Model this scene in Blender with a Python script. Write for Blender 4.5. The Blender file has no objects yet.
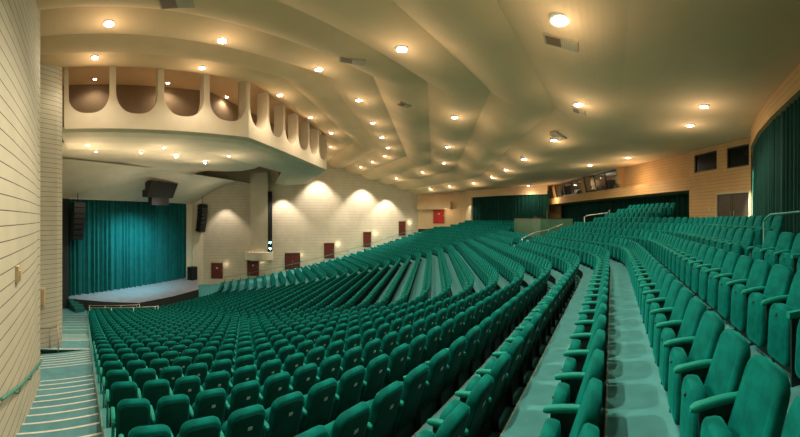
import bpy, bmesh, math, random
import numpy as np
from mathutils import Vector, Matrix
random.seed(4)
sc = bpy.context.scene
COL = sc.collection
ZC = 9.05                       # eye height above the lowest floor
BETA = 0.55
F = 325.0
M0 = Vector((-6.4, 23.5))       # middle of the centre block
N_ = Vector((-math.cos(BETA), -math.sin(BETA)))   # towards the stage
E_ = Vector((-math.sin(BETA), math.cos(BETA)))    # across the house
TB = math.tan(BETA / 2)

# ------------------------------------------------------------------ materials
def new_mat(name):
    m = bpy.data.materials.new(name); m.use_nodes = True
    nt = m.node_tree; b = nt.nodes['Principled BSDF']
    return m, nt, b
def clear_mat(name):
    m, nt, b = new_mat(name)
    b.inputs['Base Color'].default_value = (.02, .03, .03, 1); b.inputs['Roughness'].default_value = .05; b.inputs['Alpha'].default_value = .3
    return m
def noise_mat(name, col, rough=0.8, var=0.12, scale=8.0, bump=0.0, metallic=0.0, sheen=0.0, sheen_tint=None, spec=0.5, bscale=None):
    m, nt, b = new_mat(name)
    tc = nt.nodes.new('ShaderNodeTexCoord')
    nz = nt.nodes.new('ShaderNodeTexNoise'); nz.inputs['Scale'].default_value = scale; nz.inputs['Detail'].default_value = 5
    nt.links.new(tc.outputs['Object'], nz.inputs['Vector'])
    rp = nt.nodes.new('ShaderNodeValToRGB')
    c = Vector(col)
    rp.color_ramp.elements[0].position = 0.3; rp.color_ramp.elements[1].position = 0.7
    rp.color_ramp.elements[0].color = (*(c * (1 - var)), 1); rp.color_ramp.elements[1].color = (*(c * (1 + var)), 1)
    nt.links.new(nz.outputs['Fac'], rp.inputs['Fac']); nt.links.new(rp.outputs['Color'], b.inputs['Base Color'])
    b.inputs['Roughness'].default_value = rough; b.inputs['Metallic'].default_value = metallic
    b.inputs['Specular IOR Level'].default_value = spec
    if sheen:
        b.inputs['Sheen Weight'].default_value = sheen; b.inputs['Sheen Roughness'].default_value = 0.35
        b.inputs['Sheen Tint'].default_value = (*(sheen_tint or (1, 1, 1)), 1)
    if bump:
        n2 = nt.nodes.new('ShaderNodeTexNoise'); n2.inputs['Scale'].default_value = bscale or scale * 12
        nt.links.new(tc.outputs['Object'], n2.inputs['Vector'])
        bp = nt.nodes.new('ShaderNodeBump'); bp.inputs['Strength'].default_value = bump; bp.inputs['Distance'].default_value = 0.02
        nt.links.new(n2.outputs['Fac'], bp.inputs['Height']); nt.links.new(bp.outputs['Normal'], b.inputs['Normal'])
    return m
def block_mat(name, col, joint, course=0.2, width=0.05, var=0.06):
    """long block courses: thin dark joints at every course height"""
    m, nt, b = new_mat(name)
    tc = nt.nodes.new('ShaderNodeTexCoord'); sp = nt.nodes.new('ShaderNodeSeparateXYZ')
    nt.links.new(tc.outputs['Object'], sp.inputs[0])
    dv = nt.nodes.new('ShaderNodeMath'); dv.operation = 'DIVIDE'; dv.inputs[1].default_value = course
    fr = nt.nodes.new('ShaderNodeMath'); fr.operation = 'FRACT'
    lt = nt.nodes.new('ShaderNodeMath'); lt.operation = 'LESS_THAN'; lt.inputs[1].default_value = width
    nt.links.new(sp.outputs[2], dv.inputs[0]); nt.links.new(dv.outputs[0], fr.inputs[0]); nt.links.new(fr.outputs[0], lt.inputs[0])
    nz = nt.nodes.new('ShaderNodeTexNoise'); nz.inputs['Scale'].default_value = 1.3; nz.inputs['Detail'].default_value = 6
    nt.links.new(tc.outputs['Object'], nz.inputs['Vector'])
    rp = nt.nodes.new('ShaderNodeValToRGB'); c = Vector(col)
    rp.color_ramp.elements[0].position = .3; rp.color_ramp.elements[1].position = .7
    rp.color_ramp.elements[0].color = (*(c * (1 - var)), 1); rp.color_ramp.elements[1].color = (*(c * (1 + var)), 1)
    nt.links.new(nz.outputs['Fac'], rp.inputs['Fac'])
    mx = nt.nodes.new('ShaderNodeMixRGB'); mx.inputs['Color2'].default_value = (*joint, 1)
    nt.links.new(lt.outputs[0], mx.inputs['Fac']); nt.links.new(rp.outputs['Color'], mx.inputs['Color1'])
    nt.links.new(mx.outputs[0], b.inputs['Base Color'])
    b.inputs['Roughness'].default_value = .85
    bp = nt.nodes.new('ShaderNodeBump'); bp.inputs['Strength'].default_value = .4; bp.invert = True
    nt.links.new(lt.outputs[0], bp.inputs['Height']); nt.links.new(bp.outputs['Normal'], b.inputs['Normal'])
    return m
def emit_mat(name, col, strength):
    m, nt, b = new_mat(name)
    b.inputs['Base Color'].default_value = (*col, 1)
    b.inputs['Emission Color'].default_value = (*col, 1); b.inputs['Emission Strength'].default_value = strength
    return m

MAT = dict(
    velvet=noise_mat('teal_velvet', (0.0005, 0.098, 0.083), .75, .28, 9, .15, sheen=.26, sheen_tint=(.03, 1, .84), spec=.04),
    shell=noise_mat('dark_back_panel', (0.0008, 0.044, 0.032), .6, .15, 6, .1, spec=.1),
    arm=noise_mat('teal_arm_pad', (0.002, 0.19, 0.145), .6, .15, 14, .1, sheen=.2, sheen_tint=(.1, 1, .85), spec=.15),
    post=noise_mat('dark_seat_standard', (0.006, 0.02, 0.018), .5, .1, 5),
    plate=noise_mat('number_plate_metal', (0.42, 0.42, 0.34), .35, .1, 40, metallic=.6),
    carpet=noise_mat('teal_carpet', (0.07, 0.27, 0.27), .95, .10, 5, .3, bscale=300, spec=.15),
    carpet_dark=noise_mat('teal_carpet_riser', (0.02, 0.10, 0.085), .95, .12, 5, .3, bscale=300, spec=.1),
    aisle=noise_mat('aisle_carpet', (0.085, 0.22, 0.235), .95, .12, 3, .3, bscale=300, spec=.15),
    nosing=noise_mat('pale_step_nosing', (0.48, 0.50, 0.44), .6, .1, 10),
    rownose=noise_mat('dull_row_nosing', (0.10, 0.20, 0.17), .6, .2, 4),
    plaster=noise_mat('cream_plaster', (0.72, 0.50, 0.29), .9, .05, .7, .08, bscale=60, spec=.2),
    plaster_lt=noise_mat('pale_plaster', (0.66, 0.57, 0.42), .9, .05, .9, .05, bscale=60, spec=.2),
    recess=noise_mat('recess_shade_brown', (0.24, 0.16, 0.09), .9, .08, .8),  # dimness of the recess is put into this brown
    block=block_mat('cream_block', (0.45, 0.42, 0.31), (0.05, 0.04, 0.025), .235, .07),
    block_far=block_mat('cream_block_side', (0.60, 0.52, 0.38), (0.36, 0.29, 0.19), .4, .06),
    block_or=block_mat('tan_block', (0.52, 0.31, 0.13), (0.25, 0.14, 0.05), .2, .07),
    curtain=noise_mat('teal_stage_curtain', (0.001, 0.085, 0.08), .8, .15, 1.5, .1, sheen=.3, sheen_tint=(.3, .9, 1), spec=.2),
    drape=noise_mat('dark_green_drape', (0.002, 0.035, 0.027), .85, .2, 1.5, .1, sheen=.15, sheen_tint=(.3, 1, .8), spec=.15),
    black=noise_mat('matte_black', (0.008, 0.009, 0.009), .5, .2, 10),
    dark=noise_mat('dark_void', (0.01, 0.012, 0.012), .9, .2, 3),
    stage=noise_mat('grey_stage_floor', (0.30, 0.28, 0.31), .35, .12, 1.4, .05),
    stage_front=noise_mat('black_stage_front', (0.012, 0.018, 0.016), .7, .1, 3),
    reddoor=noise_mat('dark_red_door', (0.12, 0.016, 0.008), .45, .12, 2),
    brightred=noise_mat('red_door_paint', (0.50, 0.02, 0.008), .45, .1, 2),
    browndoor=noise_mat('dark_brown_door', (0.045, 0.028, 0.014), .5, .15, 3),
    frame=noise_mat('pale_door_frame', (0.45, 0.38, 0.25), .6, .05, 6),
    rail=noise_mat('green_painted_rail', (0.03, 0.20, 0.15), .4, .1, 10),
    silver=noise_mat('brushed_rail_metal', (0.45, 0.45, 0.40), .3, .1, 10, metallic=.8),
    boothgreen=noise_mat('green_booth_laminate', (0.055, 0.13, 0.075), .35, .25, 1.2),
    glass=noise_mat('dark_booth_glass', (0.004, 0.006, 0.006), .25, .3, 2, spec=.15),
    clearglass=clear_mat('clear_booth_glass'),
    vent=noise_mat('brown_vent', (0.16, 0.09, 0.04), .6, .1, 10),
    trimw=noise_mat('lamp_trim_white', (0.75, 0.72, 0.62), .5, .03, 10),
    bulb=emit_mat('downlight_bulb', (1.0, .90, .70), 60),
    bulb_small=emit_mat('sconce_bulb', (1.0, .85, .6), 25),
    bluebulb=emit_mat('cyan_light_lens', (.25, .95, 1.0), 25),
    grille=noise_mat('vent_slats', (0.42, 0.33, 0.20), .6, .1, 10),
)

# ------------------------------------------------------------------ mesh helpers
class MB:
    def __init__(s): s.v = []; s.f = []; s.m = []; s.cur = 0; s.sm = []
    def add(s, vs, fs, smooth=False):
        b = len(s.v); s.v.extend(tuple(p) for p in vs)
        for f in fs:
            s.f.append([b + i for i in f]); s.m.append(s.cur); s.sm.append(smooth)
    def box(s, lo, hi, mat=None):
        x0, y0, z0 = lo; x1, y1, z1 = hi
        vs = [(x0, y0, z0), (x1, y0, z0), (x1, y1, z0), (x0, y1, z0), (x0, y0, z1), (x1, y0, z1), (x1, y1, z1), (x0, y1, z1)]
        if mat is not None: vs = [mat @ Vector(p) for p in vs]
        s.add(vs, [(0, 3, 2, 1), (4, 5, 6, 7), (0, 1, 5, 4), (1, 2, 6, 5), (2, 3, 7, 6), (3, 0, 4, 7)])
    def prism(s, poly, z0, z1, mat=None):
        n = len(poly)
        vs = [(p[0], p[1], z0) for p in poly] + [(p[0], p[1], z1) for p in poly]
        if mat is not None: vs = [mat @ Vector(p) for p in vs]
        s.add(vs, [tuple(range(n))[::-1], tuple(range(n, 2 * n))] + [(i, (i + 1) % n, n + (i + 1) % n, n + i) for i in range(n)])
    def tube(s, pts, r, n=8, closed=False):
        pts = [Vector(p) for p in pts]; rings = []
        for i, p in enumerate(pts):
            a = pts[max(i - 1, 0)]; b = pts[min(i + 1, len(pts) - 1)]
            d = (b - a).normalized(); up = Vector((0, 0, 1)) if abs(d.z) < .9 else Vector((1, 0, 0))
            u = d.cross(up).normalized(); w = u.cross(d).normalized()
            rings.append([p + u * r * math.cos(2 * math.pi * j / n) + w * r * math.sin(2 * math.pi * j / n) for j in range(n)])
        vs = [q for rg in rings for q in rg]
        fs = [(i * n + j, i * n + (j + 1) % n, (i + 1) * n + (j + 1) % n, (i + 1) * n + j) for i in range(len(pts) - 1) for j in range(n)]
        fs += [tuple(range(n))[::-1], tuple((len(pts) - 1) * n + j for j in range(n))]
        s.add(vs, fs, True)
    def grid(s, rows, smooth=True, thick=None):
        """rows: list of equally long lists of points"""
        a = len(rows); b = len(rows[0])
        s.add([p for r in rows for p in r], [(i * b + j, i * b + j + 1, (i + 1) * b + j + 1, (i + 1) * b + j) for i in range(a - 1) for j in range(b - 1)], smooth)
    def cushion(s, outline, layers, mat):
        """outline: 2D (x,z) about its own middle; layers: (y, shrink) from rear to front"""
        n = len(outline); vs = []; fs = []
        cx = sum(p[0] for p in outline) / n; cz = sum(p[1] for p in outline) / n
        ex = max(abs(p[0] - cx) for p in outline); ez = max(abs(p[1] - cz) for p in outline)
        for y, sh in layers:
            for x, z in outline:
                vs.append(mat @ Vector((cx + (x - cx) * (1 - sh / ex), y, cz + (z - cz) * (1 - sh / ez))))
        L = len(layers)
        for l in range(L - 1):
            for i in range(n):
                fs.append((l * n + i, l * n + (i + 1) % n, (l + 1) * n + (i + 1) % n, (l + 1) * n + i))
        fs.append(tuple(range(n))[::-1]); fs.append(tuple((L - 1) * n + i for i in range(n)))
        s.add(vs, fs, True)
    def build(s, name, mats, parent=None, at=None, recalc=True):
        me = bpy.data.meshes.new(name)
        vs = s.v
        if at is not None: vs = [(p[0] - at[0], p[1] - at[1], p[2] - at[2]) for p in vs]
        me.from_pydata([tuple(v) for v in vs], [], s.f)
        for m in (mats if isinstance(mats, (list, tuple)) else [mats]): me.materials.append(MAT[m] if isinstance(m, str) else m)
        me.polygons.foreach_set('material_index', s.m); me.polygons.foreach_set('use_smooth', s.sm)
        if recalc:
            bm = bmesh.new(); bm.from_mesh(me); bmesh.ops.recalc_face_normals(bm, faces=bm.faces); bm.to_mesh(me); bm.free()
        me.update()
        o = bpy.data.objects.new(name, me); COL.objects.link(o)
        if at is not None: o.location = at
        if parent is not None: o.parent = parent
        return o
def struct(o, label=None):
    o['kind'] = 'structure'
    if label: o['label'] = label
    return o
def tag(o, label, cat, group=None, kind=None):
    o['label'] = label; o['category'] = cat
    if group: o['group'] = group
    if kind: o['kind'] = kind
    return o
def empty(name, loc, rz=0.0):
    o = bpy.data.objects.new(name, None); COL.objects.link(o); o.location = loc; o.rotation_euler = (0, 0, rz)
    o.empty_display_size = .1
    return o
def local(P):  # a map from (along, out, up) about a point
    return P
def AX(s_, t_, z=None):
    p = M0 + N_ * s_ + E_ * t_
    return Vector((p.x, p.y)) if z is None else Vector((p.x, p.y, z))
def st(p):
    r = Vector((p[0], p[1])) - M0
    return r.dot(N_), r.dot(E_)
def mirror(p):
    a, b = st(p); return AX(a, -b)
def ray(px, py):   # direction of the photo's column px and slope of row py
    d = (612 - px) / F
    return Vector((-math.sin(d), math.cos(d))), (218.5 - py) / F

# ------------------------------------------------------------------ the bowl
def depth(k):      # how far the tread of row k lies below the eye
    return 2.1 + .3 * k - .00228 * k * k * (1 if k > 0 else .4)
def zf(k): return ZC - depth(k)
def Lb(k): return 24.0 - 2 * TB * (k)
def row_line(c, y0, endC, fillet=1.3, step=None):
    """plan polyline at row coordinate c (positive towards the stage) from block A end y0 to block C end length endC"""
    p0 = Vector((-c, y0)); b1 = Vector((-c, 13.3 - TB * c))
    L = max(Lb(c), .05)
    b2 = b1 + E_ * L
    d3 = Vector((-math.sin(2 * BETA), math.cos(2 * BETA)))
    p3 = b2 + d3 * endC
    pts = [p0]
    for b, da, db in ((b1, Vector((0, 1)), E_), (b2, E_, d3)):
        r = min(fillet, L * .45)
        for i in range(7):
            u = i / 6
            pts.append((b - da * r) * (1 - u) ** 2 + b * 2 * u * (1 - u) + (b + db * r) * u * u)
    pts.append(p3)
    return pts
def offs(k): return k + .09
def yend(c): return .38 - .055 * max(c, 0)

KMAX = 30
# treads and risers -----------------------------------------------------------
fl = MB()
nos = MB()
def strip(mb, la, lb, za, zb=None):
    mb.grid([[Vector((p.x, p.y, za)) for p in la], [Vector((p.x, p.y, zb if zb is not None else za)) for p in lb]], smooth=False)
def crow(c, y0, e): return row_line(c, y0, e)
for k in range(-4, KMAX + 1):
    rear = offs(k) - .03; front = offs(k + 1) - .03
    if k == -4: rear = offs(k) - .03
    e0 = 20.0
    y0r, y0f = (yend(rear) - .05, yend(front) - .05) if k >= 0 else (-1.3, -1.3)
    fl.cur = 0
    la = crow(rear, y0r, e0); lb = crow(front if k < KMAX else front + 4, y0f, e0)
    strip(fl, la, lb, zf(k))
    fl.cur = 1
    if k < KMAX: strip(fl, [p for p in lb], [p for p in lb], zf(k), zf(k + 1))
    # nosing
    lc = crow(front - .02, y0f, e0)
    if k < KMAX:
        strip(nos, lc, lb, zf(k) + .004)
# rear part of the centre block climbs on to row -7, with a level walk behind block A
zA = zf(-4)
fl.cur = 0
fl.add([(9.0, -1.6, zA), (3.70, -1.6, zA), (3.9, 14.6, zA), (9.0, 17.5, zA)], [(0, 1, 2, 3)])
fl.add([(9, 17.5, zA), (3.9, 14.6, zA), (*AX(-4.1, 20), zA), (*AX(-9, 20), zA)], [(0, 1, 2, 3)])
for k in (-5, -6, -7):
    a = offs(k) - .03; b = offs(k + 1) - .03
    if k == -7: a = -12
    fl.cur = 0
    t0 = -9.1
    P = [AX(a, t0 - a * .0), AX(b, t0), AX(b, -.6), AX(a, -.6)]
    fl.add([(*p, zf(k)) for p in P], [(0, 1, 2, 3)])
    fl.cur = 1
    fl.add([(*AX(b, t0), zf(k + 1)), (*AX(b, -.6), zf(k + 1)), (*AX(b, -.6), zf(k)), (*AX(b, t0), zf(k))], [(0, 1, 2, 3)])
fl.cur = 1
for t0 in (-9.1, -.6):
    fl.add([(*AX(-4.05, t0), zA), (*AX(-12, t0), zA), (*AX(-12, t0), zf(-7)), (*AX(-4.05, t0), zf(-5))], [(0, 1, 2, 3)])
# near side aisle: skewed steps
al = []
AX_W = -1.78
def skew(x, s=.36): return [(x, yend(-x) - .05), (x + 0.0 + s * 1.0 * abs(AX_W) / 1.0 * 1.0, AX_W)]
xs = []
x = 5.0
aisle = MB(); anos = MB()
edges = []      # (distance toward stage, z)
d = -3.0
steps = []
while d < 10.2: steps.append((d, .5)); d += .5
steps.append((10.2, 1.3))
d = 11.5
while d < 15.4: steps.append((d, .5)); d += .5
steps.append((15.4, 1.6))
d = 17.0
while d < 20: steps.append((d, .5)); d += .5
while d < 34.5: steps.append((d, 1.5)); d += 1.5
prevz = None
for i, (d, w) in enumerate(steps):
    zz = ZC - depth(min(d + w * .5, KMAX + 0.0)) if d > -.1 else zf(max(int(math.floor(d)), -4))
    sk = .40 if d < 15 else .1
    wallY = -1.80 if d < 9 else -4.2
    a0 = (-d, yend(d) - .05); a1 = (-d + sk * (abs(wallY) + .2) * .8, wallY)
    b0 = (-(d + w), yend(d + w) - .05); b1 = (-(d + w) + sk * (abs(wallY) + .2) * .8, wallY)
    aisle.cur = 0
    aisle.add([(*a0, zz), (*b0, zz), (*b1, zz), (*a1, zz)], [(0, 1, 2, 3)])
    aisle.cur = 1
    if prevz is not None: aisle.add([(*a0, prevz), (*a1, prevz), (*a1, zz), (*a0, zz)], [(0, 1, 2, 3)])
    if prevz is not None and abs(prevz - zz) > .02:
        nw = .045 if d < 12 else .05
        anos.box((0, 0, -.02), (1, 1, .0)) if False else None
        c0 = (a0[0] + nw, a0[1]); c1 = (a1[0] + nw, a1[1])
        anos.add([(*a0, prevz + .004), (*a1, prevz + .004), (*c1, prevz + .004), (*c0, prevz + .004),
                  (*a0, prevz - .03), (*a1, prevz - .03)], [(0, 1, 2, 3), (0, 1, 5, 4)])
    prevz = zz
    # side of the seat platform along the aisle
struct(fl.build('floor', ['carpet', 'carpet_dark'], recalc=False))
struct(nos.build('trim_1', 'rownose', recalc=False), 'pale nosing strips along the row risers')
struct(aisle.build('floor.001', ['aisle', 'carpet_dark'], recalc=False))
struct(anos.build('trim_2', 'nosing', recalc=False), 'pale nosings on the side aisle steps')
# low kerb between the aisle and the seat platforms
kb = MB()
kp = [(-d, yend(d) - .05) for d in np.arange(0, 31, 1.0)]
for i in range(30):
    z0 = zf(i + 1) - .6; z1 = zf(i) + .03
    a, b = kp[i], kp[i + 1]
    kb.add([(*a, z0), (*b, z0), (*b, z1), (*a, z1), (a[0], a[1] - .03, z0), (b[0], b[1] - .03, z0), (b[0], b[1] - .03, z1), (a[0], a[1] - .03, z1)],
           [(0, 1, 2, 3), (4, 5, 6, 7), (3, 2, 6, 7), (1, 2, 6, 5), (0, 3, 7, 4)])
struct(kb.build('trim_3', 'rownose'), 'pale kerb along the side aisle')

# ------------------------------------------------------------------ theatre seats
def rrect(w_b, w_t, z0, z1, rt, rb, n=5):
    pts = []
    def arc(cx, cz, r, a0, a1):
        for i in range(n):
            a = a0 + (a1 - a0) * i / (n - 1); pts.append((cx + r * math.cos(a), cz + r * math.sin(a)))
    arc(-w_b + rb, z0 + rb, rb, math.pi, 1.5 * math.pi); arc(w_b - rb, z0 + rb, rb, 1.5 * math.pi, 2 * math.pi)
    arc(w_t - rt, z1 - rt, rt, 0, .5 * math.pi); arc(-w_t + rt, z1 - rt, rt, .5 * math.pi, math.pi)
    return pts
def tilt(y, z, a): return Matrix.Translation((0, y, z)) @ Matrix.Rotation(a, 4, 'X')
def mesh_of(mb, name, mats):
    o = mb.build(name, mats); me = o.data; bpy.data.objects.remove(o); return me
REC = .33
BT = tilt(.135, .60, REC)
def back_mb(b, n=5):
    out = rrect(.224, .212, -.40, .37, .11, .04, n)
    b.cushion(out, [(-.045, .012), (-.03, .0), (.0, -.003), (.026, -.003), (.038, .004), (.046, .016), (.049, .030), (.047, .038), (.051, .05), (.056, .08)] if n > 4 else [(-.045, .01), (.03, 0), (.055, .03)], BT)
b = MB(); back_mb(b)
ME_back = mesh_of(b, 'backrest', 'velvet')
b = MB(); b.cushion(rrect(.200, .186, -.385, .335, .095, .035), [(-.056, .012), (-.050, .0), (-.040, 0)], BT)
ME_shell = mesh_of(b, 'back_panel', 'shell')
CT = tilt(.345, .43, .05)
b = MB()
b.cushion(rrect(.200, .196, -.30, .235, .13, .06), [(-.055, .03), (-.045, .008), (-.01, 0), (.03, 0), (.047, .010), (.055, .026), (.054, .034), (.060, .05), (.066, .09)], CT)
ME_cush = mesh_of(b, 'seat_cushion', 'velvet')
b = MB(); b.tube([(0, .396, .58), (0, .416, .58)], .012, 10)
ME_button = mesh_of(b, 'cushion_button', 'black')
def armpad(b, x):
    rings = []
    for i in range(13):
        u = i / 12; y = .05 + .385 * u; z = .645 + .012 * math.sin(math.pi * u) - .02 * u * u
        e = math.sqrt(max(0, 1 - (max(0, u - .94) / .06) ** 2)) * math.sqrt(max(0, 1 - (max(0, .05 - u) / .05) ** 2)); e = max(e, .6)
        ring_ = []
        for j in range(13):
            a = 2 * math.pi * j / 12; ca, sa = math.cos(a), math.sin(a)
            ring_.append(Vector((x + .030 * e * math.copysign(abs(ca) ** .6, ca), y, z + .027 * e * math.copysign(abs(sa) ** .6, sa))))
        rings.append(ring_)
    b.grid(rings)
    b.add(rings[0][:-1], [tuple(range(12))]); b.add(rings[-1][:-1], [tuple(range(12))])
b = MB(); armpad(b, .26); ME_arm = mesh_of(b, 'armrest', 'arm')
b = MB()
b.box((.246, .16, .0), (.270, .26, .64)); b.box((.240, .05, 0), (.272, .38, .025)); b.box((.248, .24, .46), (.268, .38, .62)); b.box((-.235, .22, .02), (.235, .30, .20)); b.box((-.20, .24, .2), (.20, .33, .34))  # wide low boxes are dark filler standing in for shade under the seat
ME_post = mesh_of(b, 'post_and_gap_shade', 'post')
b = MB()
b.box((.0, -.062, .14), (.05, -.055, .185), BT); ME_plate = mesh_of(b, 'number_plate', 'plate')
b = MB()
b.cushion(rrect(.14, .14, 0, .58, .04, .03), [(-.018, .008), (-.012, 0), (.012, 0), (.018, .008)], Matrix.Translation((-.262, .26, .02)) @ Matrix.Rotation(math.pi / 2, 4, 'Z'))
ME_end = mesh_of(b, 'end_panel', 'arm')
b = MB(); armpad(b, -.26); ME_arm2 = mesh_of(b, 'armrest', 'arm')

# where every seat stands
PITCH = .52
def along(pts, start, count=None, gap=None):
    L = 0; res = []
    seg = [(pts[i], pts[i + 1], (pts[i + 1] - pts[i]).length) for i in range(len(pts) - 1)]
    tot = sum(s[2] for s in seg); d = start
    while d < tot - .2:
        acc = 0
        for a, bb, l in seg:
            if d <= acc + l:
                u = (d - acc) / max(l, 1e-6); p = a.lerp(bb, u); t = (bb - a).normalized(); res.append((p, t, d)); break
            acc += l
        t0 = res[-1][1]; q = d + PITCH; acc = 0; t1 = t0
        for a, bb, l in seg:
            if q <= acc + l: t1 = (bb - a).normalized(); break
            acc += l
        d += PITCH + .62 * abs(t0.angle(t1))
    return res
seats = []   # (k, index, x, y, z, heading, dist, inframe)
BOOTH = (-1.0, -4.0, -.6, 7.6)   # s range, t range
for k in range(-7, KMAX - 1):
    c = offs(k)
    ys = yend(c)
    lenC = 12.9 - .23 * k - (2.8 if k < 0 else 0)
    if k <= -5:
        pts = [AX(c, -8.6), AX(c, -3.1)]
    elif k == -4: pts = row_line(c, 6.6, 13, 2.4)
    else:
        pts = row_line(c, ys, max(lenC, 5.5), 2.4 if k < 8 else 1.8)
    idx = 0
    for (p, t, dd) in along(pts, PITCH / 2):
        idx += 1
        s_, t_ = st(p)
        if k == -3 and 5.35 < p.y < 6.3 and p.x > 2: continue
        if k <= -1 and BOOTH[2] - .5 < t_ < BOOTH[3] + 1.0: continue          # round the mixing booth
        if k == -4 and t_ > 8: continue
        if k <= 1 and -2.0 < t_ < -.7 : continue
        if k == -4 and t_ > -3.1: continue                            # steps beside the booth
        dist = math.hypot(p.x, p.y, depth(k) - .6)
        h = depth(k) - .85
        ang = math.atan2(-p.x, p.y); px = 612 - ang * F
        hd = max(math.hypot(p.x, p.y), .05)
        py = 218.5 + F * h / hd
        vis = -15 < px < 815 and py < 462
        seats.append((k, idx, p.x, p.y, zf(k), math.atan2(t.y, t.x) , dist, vis, px, py))
cand = sorted([s for s in seats if s[7]], key=lambda s: s[6])
solo = set(id(s) for s in cand[:300])

ORD = lambda n: '%d%s' % (n, 'th' if 10 <= n % 100 <= 20 else {1: 'st', 2: 'nd', 3: 'rd'}.get(n % 10, 'th'))
ROWNAME = {
    0: ('folded green velvet seat seen edge-on', 'in the row between the two pale walkways'),
    -1: ('folded green velvet seat facing left', 'in the row right of the widest walkway'),
    -2: ('green velvet seat with pale sheen', 'in the second row right of the widest walkway'),
    -3: ('green velvet seat high at right', 'in the third row right of the widest walkway'),
    -4: ('green velvet seat by the rear wall', 'in the topmost row before the arched drape'),
    1: ('green velvet seat with lit armrest', 'in the row left of the edge-on row'),
    2: ('dark-backed green seat', 'in the second row left of the edge-on row'),
}
WORD = {3: 'third', 4: 'fourth', 5: 'fifth', 6: 'sixth', 7: 'seventh', 8: 'eighth', 9: 'ninth', 10: 'tenth', 11: 'eleventh', 12: 'twelfth', 13: 'thirteenth', 14: 'fourteenth', 15: 'fifteenth', 16: 'sixteenth'}
proto = None
parts_for = [('backrest', ME_back), ('seat_cushion', ME_cush), ('armrest', ME_arm), ('post_and_gap_shade', ME_post)]
def make_seat():
    r = empty('theater_seat', (0, 0, 0))
    for nm, me in parts_for:
        o = bpy.data.objects.new(nm, me); COL.objects.link(o); o.parent = r
        if nm == 'backrest':
            q = bpy.data.objects.new('back_panel', ME_shell); COL.objects.link(q); q.parent = o; q['label'] = 'dark rear panel'
            q2 = bpy.data.objects.new('number_plate', ME_plate); COL.objects.link(q2); q2.parent = o; q2['label'] = 'small silver plate'
        if nm == 'seat_cushion':
            q = bpy.data.objects.new('cushion_button', ME_button); COL.objects.link(q); q.parent = o
    return r
protoseat = make_seat()
first = True
ranks = {}
for s in sorted([s for s in seats if id(s) in solo], key=lambda s: (s[0], s[1])):
    k, idx, x, y, z, th, dist, vis, px, py = s
    if first: r = protoseat; first = False
    else:
        r = protoseat.copy(); COL.objects.link(r)
        for ch in protoseat.children:
            c = ch.copy(); COL.objects.link(c); c.parent = r
            for g in ch.children:
                if g.name.startswith('number_plate') and (k < 1 or idx < 3): continue
                if g.name.startswith('cushion_button') and k > 0: continue
                if g.name.startswith('back_panel') and k < 0: continue
                dd = g.copy(); COL.objects.link(dd); dd.parent = c
    r.location = (x, y, z); r.rotation_euler = (0, 0, th)
    ranks[k] = ranks.get(k, 0) + 1
    n = ranks[k]
    if k in ROWNAME: a, bph = ROWNAME[k]; lab = f'{a}, {ORD(n)} from near end {bph}'
    else: lab = f'dark-backed green velvet seat, {ORD(n)} from the side aisle in the {WORD.get(k, str(k))} row left of the edge-on row'
    w = lab.split()
    if len(w) > 16: lab = f'dark-backed green seat, {ORD(n)} from the side aisle, {WORD.get(k, str(k))} row left of edge-on row'
    tag(r, lab, 'seat', 'green velvet theater seats')
    if k >= 0 and idx == 1:
        e = bpy.data.objects.new('end_panel', ME_end); COL.objects.link(e); e.parent = r
        e = bpy.data.objects.new('armrest', ME_arm2); COL.objects.link(e); e.parent = r

# all the others as one mesh
lo = MB()
lo.cur = 0
back_mb(lo, 3)
lo.cur = 1
lo.cushion(rrect(.200, .186, -.385, .335, .095, .035, 2), [(-.052, 0), (-.044, 0)], BT)
lo.cur = 0
lo.cushion(rrect(.200, .196, -.30, .235, .13, .06, 3), [(-.055, .02), (.04, 0), (.066, .05)], CT)
lo.cur = 2
lo.box((.230, .06, .615), (.288, .43, .67))
lo.cur = 3
lo.box((.246, .16, .0), (.270, .40, .62)); lo.box((-.235, .22, .02), (.235, .30, .30))  # second box is dark filler for the shaded gap under the seat
V = np.array([tuple(v) for v in lo.v]); nv = len(V)
far = [s for s in seats if id(s) not in solo and -140 < s[8] < 940]
allv = []; allf = []; allm = []; alls = []
for i, s in enumerate(far):
    th = s[5]; cs, sn = math.cos(th), math.sin(th)
    R = np.array([[cs, sn, 0], [-sn, cs, 0], [0, 0, 1]])
    allv.append(V @ R + np.array([s[2], s[3], s[4]]))
    o_ = i * nv
    allf.extend([[q + o_ for q in f] for f in lo.f]); allm.extend(lo.m); alls.extend(lo.sm)
me = bpy.data.meshes.new('distant_seating')
me.from_pydata(np.concatenate(allv).tolist(), [], allf)
for m in ('velvet', 'shell', 'arm', 'post'): me.materials.append(MAT[m])
me.polygons.foreach_set('material_index', allm); me.polygons.foreach_set('use_smooth', alls)
bm = bmesh.new(); bm.from_mesh(me); bmesh.ops.recalc_face_normals(bm, faces=bm.faces); bm.to_mesh(me); bm.free()
o = bpy.data.objects.new('distant_seating', me); COL.objects.link(o)
tag(o, 'all remaining rows of green velvet seats receding to the stage and far wall', 'seating', kind='stuff')
print('seats', len(seats), 'solo', len(solo), 'far', len(far), 'rows', ranks)

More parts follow.
